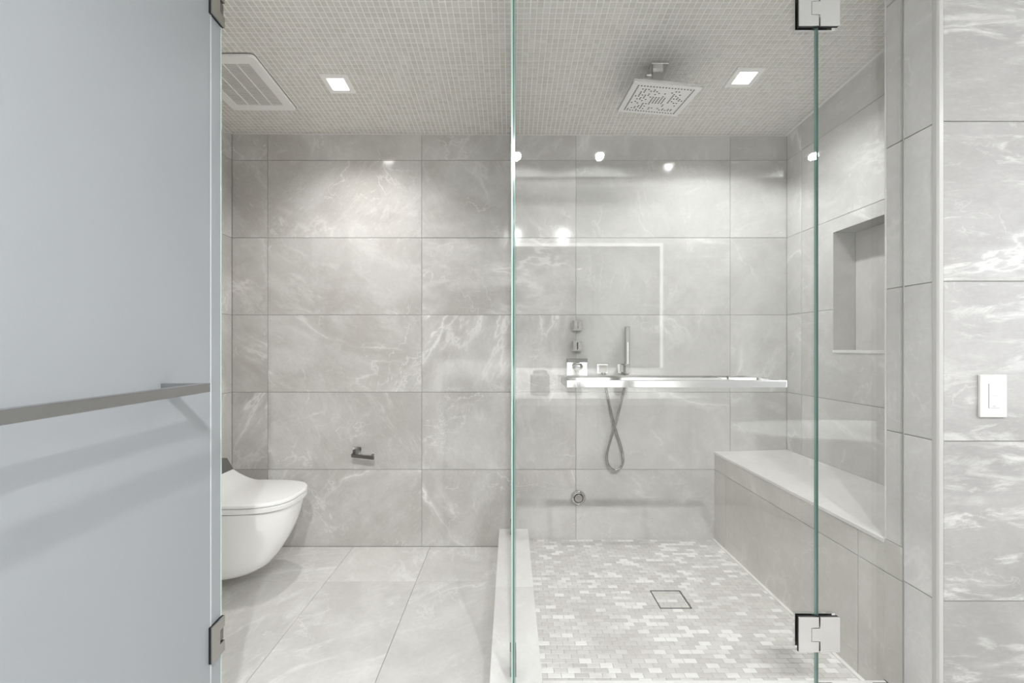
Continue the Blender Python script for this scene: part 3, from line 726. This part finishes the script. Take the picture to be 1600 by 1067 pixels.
for (x, y), lab in zip(B_DOWN, ('added fill downlight, leftmost of three in the flat white bathroom ceiling, mid vanity', 'flat bathroom ceiling downlight above the jars on the vanity', 'added fill downlight in the flat bathroom ceiling above the bathtub')):
    o = empty('downlight', (x, y, 2.7498), lab, 'light', 'square recessed downlights')
    ring_mesh('trim_frame', [(0.06, 0.06), (-0.06, 0.06), (-0.06, -0.06), (0.06, -0.06)], [(0.04, 0.04), (-0.04, 0.04), (-0.04, -0.04), (0.04, -0.04)], 0.0, -0.006, M['vent'], o, 0.001)
    box('lens', (-0.0395, -0.0395, -0.004), (0.0395, 0.0395, -0.0005), M['lens_dim'], o)

# ------------------------------------------------------------------ rain shower head on its ceiling arm
SHX, SHY = 0.677, 1.965
sh = empty('rain_shower_head', (SHX, SHY, ceil_z(SHX, SHY)), 'large square chrome rain shower head on a square ceiling arm', 'shower head')
sz0 = sh.location.z
fl_ = box('ceiling_flange', (-0.040, -0.040, -0.016), (0.040, 0.040, -0.001), M['chrome'], sh, 0.0015); fl_.rotation_euler = (-math.atan(0.073), 0, 0)
box('arm', (-0.0235, -0.0125, -0.130), (0.0235, 0.0125, -0.014), M['nickel'], sh, 0.0015)
# plate tilted as it hangs: corner heights below the camera axis
hw_ = 0.150
bm = bmesh.new(); add_box(bm, (-hw_, -hw_, -0.0065), (hw_, hw_, 0.0065), 0.001)
head = from_bm('head_plate', bm, M['nickel'], sh)
head.location = (0, 0, HC+1.149-sz0); head.rotation_euler = (math.radians(7.2), math.radians(4.9), 0)
box('collar', (-0.028, -0.028, 0.006), (0.028, 0.028, 0.020), M['nickel'], head, 0.001)
face = box('spray_face', (-hw_+.002, -hw_+.002, -0.0078), (hw_-.002, hw_-.002, -0.0066), M['plastic'], head)
face.data.materials.clear(); face.data.materials.append(plain('spray_face_pale', srgb(246, 245, 243), 0.35, var=0.01))
bm = bmesh.new(); rr = random.Random(5); K = 19
for i in range(K):
    for j in range(K):
        e = min(i, j, K-1-i, K-1-j); c = max(abs(i-9), abs(j-9))
        on = (e == 1-1) or (c <= 2) or (e > 1 and rr.random() < 0.36) or (e == 2 and rr.random() < .2)
        if e == 0 and (i+j) % 1 == 0: on = True
        if e == 1: on = rr.random() < 0.12
        if not on: continue
        x, y = (i-9)*0.0134, (j-9)*0.0134
        a = [bm.verts.new((x+0.0041*math.cos(2*PI*k/8), y+0.0041*math.sin(2*PI*k/8), -0.0077)) for k in range(8)]
        b = [bm.verts.new((x+0.0036*math.cos(2*PI*k/8), y+0.0036*math.sin(2*PI*k/8), -0.0088)) for k in range(8)]
        for k in range(8): bm.faces.new((a[k], a[(k+1) % 8], b[(k+1) % 8], b[k]))
        bm.faces.new(b)
o = from_bm('nozzles', bm, M['black'], head); o['kind'] = 'stuff'

# ------------------------------------------------------------------ fittings on the shower wall
def W(px, py): return ((px-798)/264.0, YB-0.0006, HC-(py-543)/264.0)
def knob(px, py, label, indicator):
    o = empty('shower_control', W(px, py), label, 'shower control', 'square shower knobs')
    box('knob_plate', (-0.030, -0.010, -0.030), (0.030, 0.0, 0.030), M['chrome'], o, 0.0012)
    box('knob_body', (-0.026, -0.050, -0.026), (0.026, -0.010, 0.026), M['nickel'], o, 0.002)
    box('indicator', (-0.004, -0.0515, -0.020), (0.003, -0.0495, 0.020), M['black'] if indicator else M['gun'], o, 0.0003)
    return o
knob(901, 508.5, 'upper of two small square chrome knobs on the shower back wall', False)
knob(900.5, 540.5, 'square chrome knob with black notch directly above the shower valve plate', True)
va = empty('shower_valve', W(901, 575), 'wide square chrome shower valve with rounded lever, lowest of its column', 'shower control')
box('valve_plate', (-0.060, -0.012, -0.060), (0.060, 0.0, 0.056), M['chrome'], va, 0.0015)
box('valve_hood', (-0.060, -0.030, 0.034), (0.060, -0.012, 0.056), M['gun'], va, 0.0015)
lathe('valve_lever', [(0.030, 0.012), (0.031, 0.030), (0.027, 0.048), (0.014, 0.056), (0.002, 0.057)], M['chrome'], va, 'y', (0.003, 0, 0.012), 28).scale = (1, 1, 0.8)
wo = empty('hose_outlet', W(941, 576), 'small square chrome hose outlet left of the hand shower', 'wall outlet')
box('outlet_plate', (-0.032, -0.008, -0.028), (0.032, 0.0, 0.028), M['chrome'], wo, 0.0012)
box('outlet_body', (-0.024, -0.034, -0.022), (0.024, -0.008, 0.022), M['nickel'], wo, 0.002)
lathe('hose_nut', [(0.011, 0.0), (0.011, 0.02), (0.009, 0.022)], M['nickel'], wo, 'z', (0.004, -0.024, -0.043), 16)
hs = empty('hand_shower', W(973, 576), 'slim chrome stick hand shower upright in its wall holder with looped hose', 'hand shower')
hl = box('wall_holder', (-0.032, -0.008, -0.028), (0.024, 0.0, 0.028), M['chrome'], hs, 0.0012)
box('holder_arm', (-0.010, -0.052, -0.020), (0.012, -0.008, 0.022), M['gun'], hs, 0.002)
box('wand', (0.0, -0.062, -0.028), (0.026, -0.036, 0.247), M['nickel'], hs, 0.004)
bm = bmesh.new(); add_box(bm, (0.008, -0.0628, 0.03), (0.018, -0.0615, 0.155)); from_bm('wand_slot', bm, M['chrome'], hs)
lathe('hose_nut', [(0.011, 0.0), (0.0115, 0.03), (0.009, 0.032)], M['nickel'], hs, 'z', (0.010, -0.048, -0.058), 16)
loop = [(943, 585), (945.5, 604), (949, 622), (953, 641), (957.5, 660), (962, 676), (967, 691), (970.3, 704), (971, 715), (969, 724), (964.5, 729.5), (958.5, 731.5), (952.5, 729), (947.5, 722), (945.6, 712), (947, 700), (951, 685), (956, 668), (961, 650), (966, 631), (970, 613), (973.5, 597), (975.5, 588)]
ho = Vector(hs.location); hp = []
for k, (px, py) in enumerate(loop):
    t = k/(len(loop)-1); p = Vector(W(px, py))-ho; p.y = -0.024-0.024*t + (0.007 if k < 8 else -0.004); hp.append(p)
dense = []
for i in range(len(hp)-1):
    p0, p1, p2, p3 = hp[max(i-1, 0)], hp[i], hp[i+1], hp[min(i+2, len(hp)-1)]
    for q in range(6):
        t = q/6; dense.append(0.5*((2*p1)+(p2-p0)*t+(2*p0-5*p1+4*p2-p3)*t*t+(3*p1-p0-3*p2+p3)*t**3))
dense.append(hp[-1]); tube('hose', dense, 0.0072, M['nickel'], hs)
bj = empty('body_spray', W(903.3, 777), 'round chrome body spray low on the shower back wall', 'shower jet')
lathe('spray_ring', [(0.045, 0.0), (0.045, 0.004), (0.038, 0.014), (0.029, 0.019), (0.0265, 0.017)], M['chrome'], bj, 'y', n=48)
lathe('spray_gap', [(0.0270, 0.010), (0.0270, 0.0178)], M['black'], bj, 'y', n=40)
lathe('spray_disc', [(0.0235, 0.012), (0.0235, 0.019), (0.0220, 0.0205)], M['nickel'], bj, 'y', n=40)

# ------------------------------------------------------------------ light switch
ls = empty('light_switch', ((1549.5-798)/665*1.2, YF-.0006, HC-(618.5-543)/665*1.2), 'white rectangular light switch with narrow rocker on the banded marble wall', 'light switch')
box('cover_plate', (-0.0375, -0.0075, -0.0595), (0.0375, 0.0, 0.0595), M['switch'], ls, 0.0015)
box('rocker_recess', (-0.0150, -0.0079, -0.0350), (0.0165, -0.0070, 0.0350), M['switchgap'], ls)
rk = box('rocker', (-0.0140, -0.0098, -0.0335), (0.0160, -0.0074, 0.0345), M['switch'], ls, 0.0008)
box('dimmer_line', (-0.009, -0.0101, 0.0000), (0.012, -0.0096, 0.0012), M['switchgap'], rk)
box('indicator_mark', (-0.006, -0.0101, -0.0295), (0.004, -0.0096, -0.0280), M['greyplastic'], rk)

# ------------------------------------------------------------------ the bathroom behind the camera, seen only in the glass and polished stone
for nme, lo, hi in (('wall_behind', (LX-.1, -1.30, -0.05), (RXB+.1, -1.20, 2.8)), ('wall_far_left', (LX-.1, -1.2, -0.05), (LX, YF+.002, 2.8))):
    bm = bmesh.new(); add_box(bm, lo, hi); struct(nme, bm, M['paint'])
bm = bmesh.new()
for lo, hi in (((RXB, -1.2, -.05), (RXB+.1, -0.8, 2.8)), ((RXB, 0.8, -.05), (RXB+.1, YF+.002, 2.8)), ((RXB, -0.8, -.05), (RXB+.1, 0.8, 0.75)), ((RXB, -0.8, 2.25), (RXB+.1, 0.8, 2.8))): add_box(bm, lo, hi)
struct('wall_far_right', bm, M['paint'])
wn = box('window_1', (RXB+.05, -0.8, 0.75), (RXB+.06, 0.8, 2.25), M['pane']); wn['kind'] = 'structure'
for lo, hi in (((RXB+.005, -0.8, 0.75), (RXB+.05, -0.75, 2.25)), ((RXB+.005, 0.75, 0.75), (RXB+.05, 0.8, 2.25)), ((RXB+.005, -0.75, 0.75), (RXB+.05, 0.75, 0.80)), ((RXB+.005, -0.75, 2.20), (RXB+.05, 0.75, 2.25))):
    box('window_frame', lo, hi, M['vent'], wn)
bm = bmesh.new(); add_box(bm, (LX-.1, -1.3, 2.75), (RXB+.1, YF+.01, 2.85)); struct('ceiling_bathroom', bm, M['paint'])
bm = bmesh.new(); add_box(bm, (-2.45, -1.0, 2.62), (2.3, -0.97, 2.75)); struct('trim_8', bm, M['paint'])
vn = empty('vanity', (-0.05, -0.9, 0.0), 'long vanity with white stone top, seen mirrored in the shower glass', 'vanity')
vb = box('vanity_body', (-1.45, -0.29, 0.12), (1.45, 0.24, 0.735), M['wood'], vn, 0.002)
box('vanity_top', (-1.49, -0.299, 0.735), (1.50, 0.28, 0.790), M['quartz'], vn, 0.003)
box('plinth', (-1.40, -0.28, 0.0), (1.40, 0.18, 0.12), M['gun'], vn)
for k in range(4):
    dr_ = box('drawer', (-1.44+k*0.72, 0.24, 0.15), (-0.73+k*0.72, 0.258, 0.72), M['wood'], vn, 0.002)
    box('drawer_pull', (-1.24+k*0.72, 0.258, 0.66), (-0.93+k*0.72, 0.272, 0.672), M['chrome'], dr_)
mi = empty('wall_mirror', (-0.05, -1.199, 1.00), 'backlit rectangular wall mirror reflected in the shower glass', 'mirror')
box('mirror_glass', (-1.38, 0.022, 0.0), (1.38, 0.028, 1.08), M['mirror'], mi)
box('mirror_back', (-1.34, 0.001, 0.04), (1.34, 0.022, 1.04), M['gun'], mi)
for lo, hi in (((-1.41, 0.001, 1.08), (1.41, 0.026, 1.11)), ((1.38, 0.001, 0.0), (1.41, 0.026, 1.08)), ((-1.41, 0.001, 0.0), (-1.38, 0.026, 1.08))):
    box('light_strip', lo, hi, M['lens_dim'], mi)
for k, (x, r_, h_, lab) in enumerate(((0.24, 0.08, 0.20, 'tall grey jar nearest the middle of the vanity top'), (0.52, 0.06, 0.14, 'short grey jar standing between two taller ones on the vanity'), (0.90, 0.055, 0.22, 'tallest grey jar toward the right end of the vanity top'))):
    j = empty('jar', (x, -0.86, 0.7902), lab, 'jar', 'jars on the vanity')
    lathe('jar_body', [(r_*0.8, 0), (r_, 0.01), (r_, h_*0.8), (r_*0.7, h_*0.9)], M['jar'], j, 'z', n=24)
    lathe('jar_lid', [(r_*0.72, h_*0.9+.0003), (r_*0.72, h_), (r_*0.2, h_*1.04)], M['jar'], j, 'z', n=24)
tb = empty('bathtub', (2.45, -0.45, 0.0), 'white oval freestanding bathtub mirrored in the shower glass', 'bathtub')
def oval(a, b, z, m=40): return [(a*math.copysign(abs(math.cos(t))**0.85, math.cos(t)), b*math.copysign(abs(math.sin(t))**0.85, math.sin(t)), z) for t in [2*PI*k/m for k in range(m)]]
bm = bmesh.new(); rings = []
for a, b, z in ((0.62, 0.28, 0.0), (0.70, 0.33, 0.15), (0.78, 0.37, 0.40), (0.83, 0.40, 0.575), (0.83, 0.40, 0.59), (0.79, 0.37, 0.59), (0.76, 0.35, 0.50), (0.66, 0.28, 0.22), (0.55, 0.22, 0.16)):
    rings.append([bm.verts.new(p) for p in oval(a, b, z)])
for A, B in zip(rings, rings[1:]):
    for k in range(40): bm.faces.new((A[k], A[(k+1) % 40], B[(k+1) % 40], B[k]))
bm.faces.new(rings[0]); bm.faces.new(rings[-1])
tbo = from_bm('tub_shell', bm, M['ceramic'], tb, smooth=True)
lathe('tub_waste', [(0.03, 0.1602), (0.03, 0.166), (0.01, 0.168)], M['chrome'], tb, 'z', (0, 0, 0), 20)
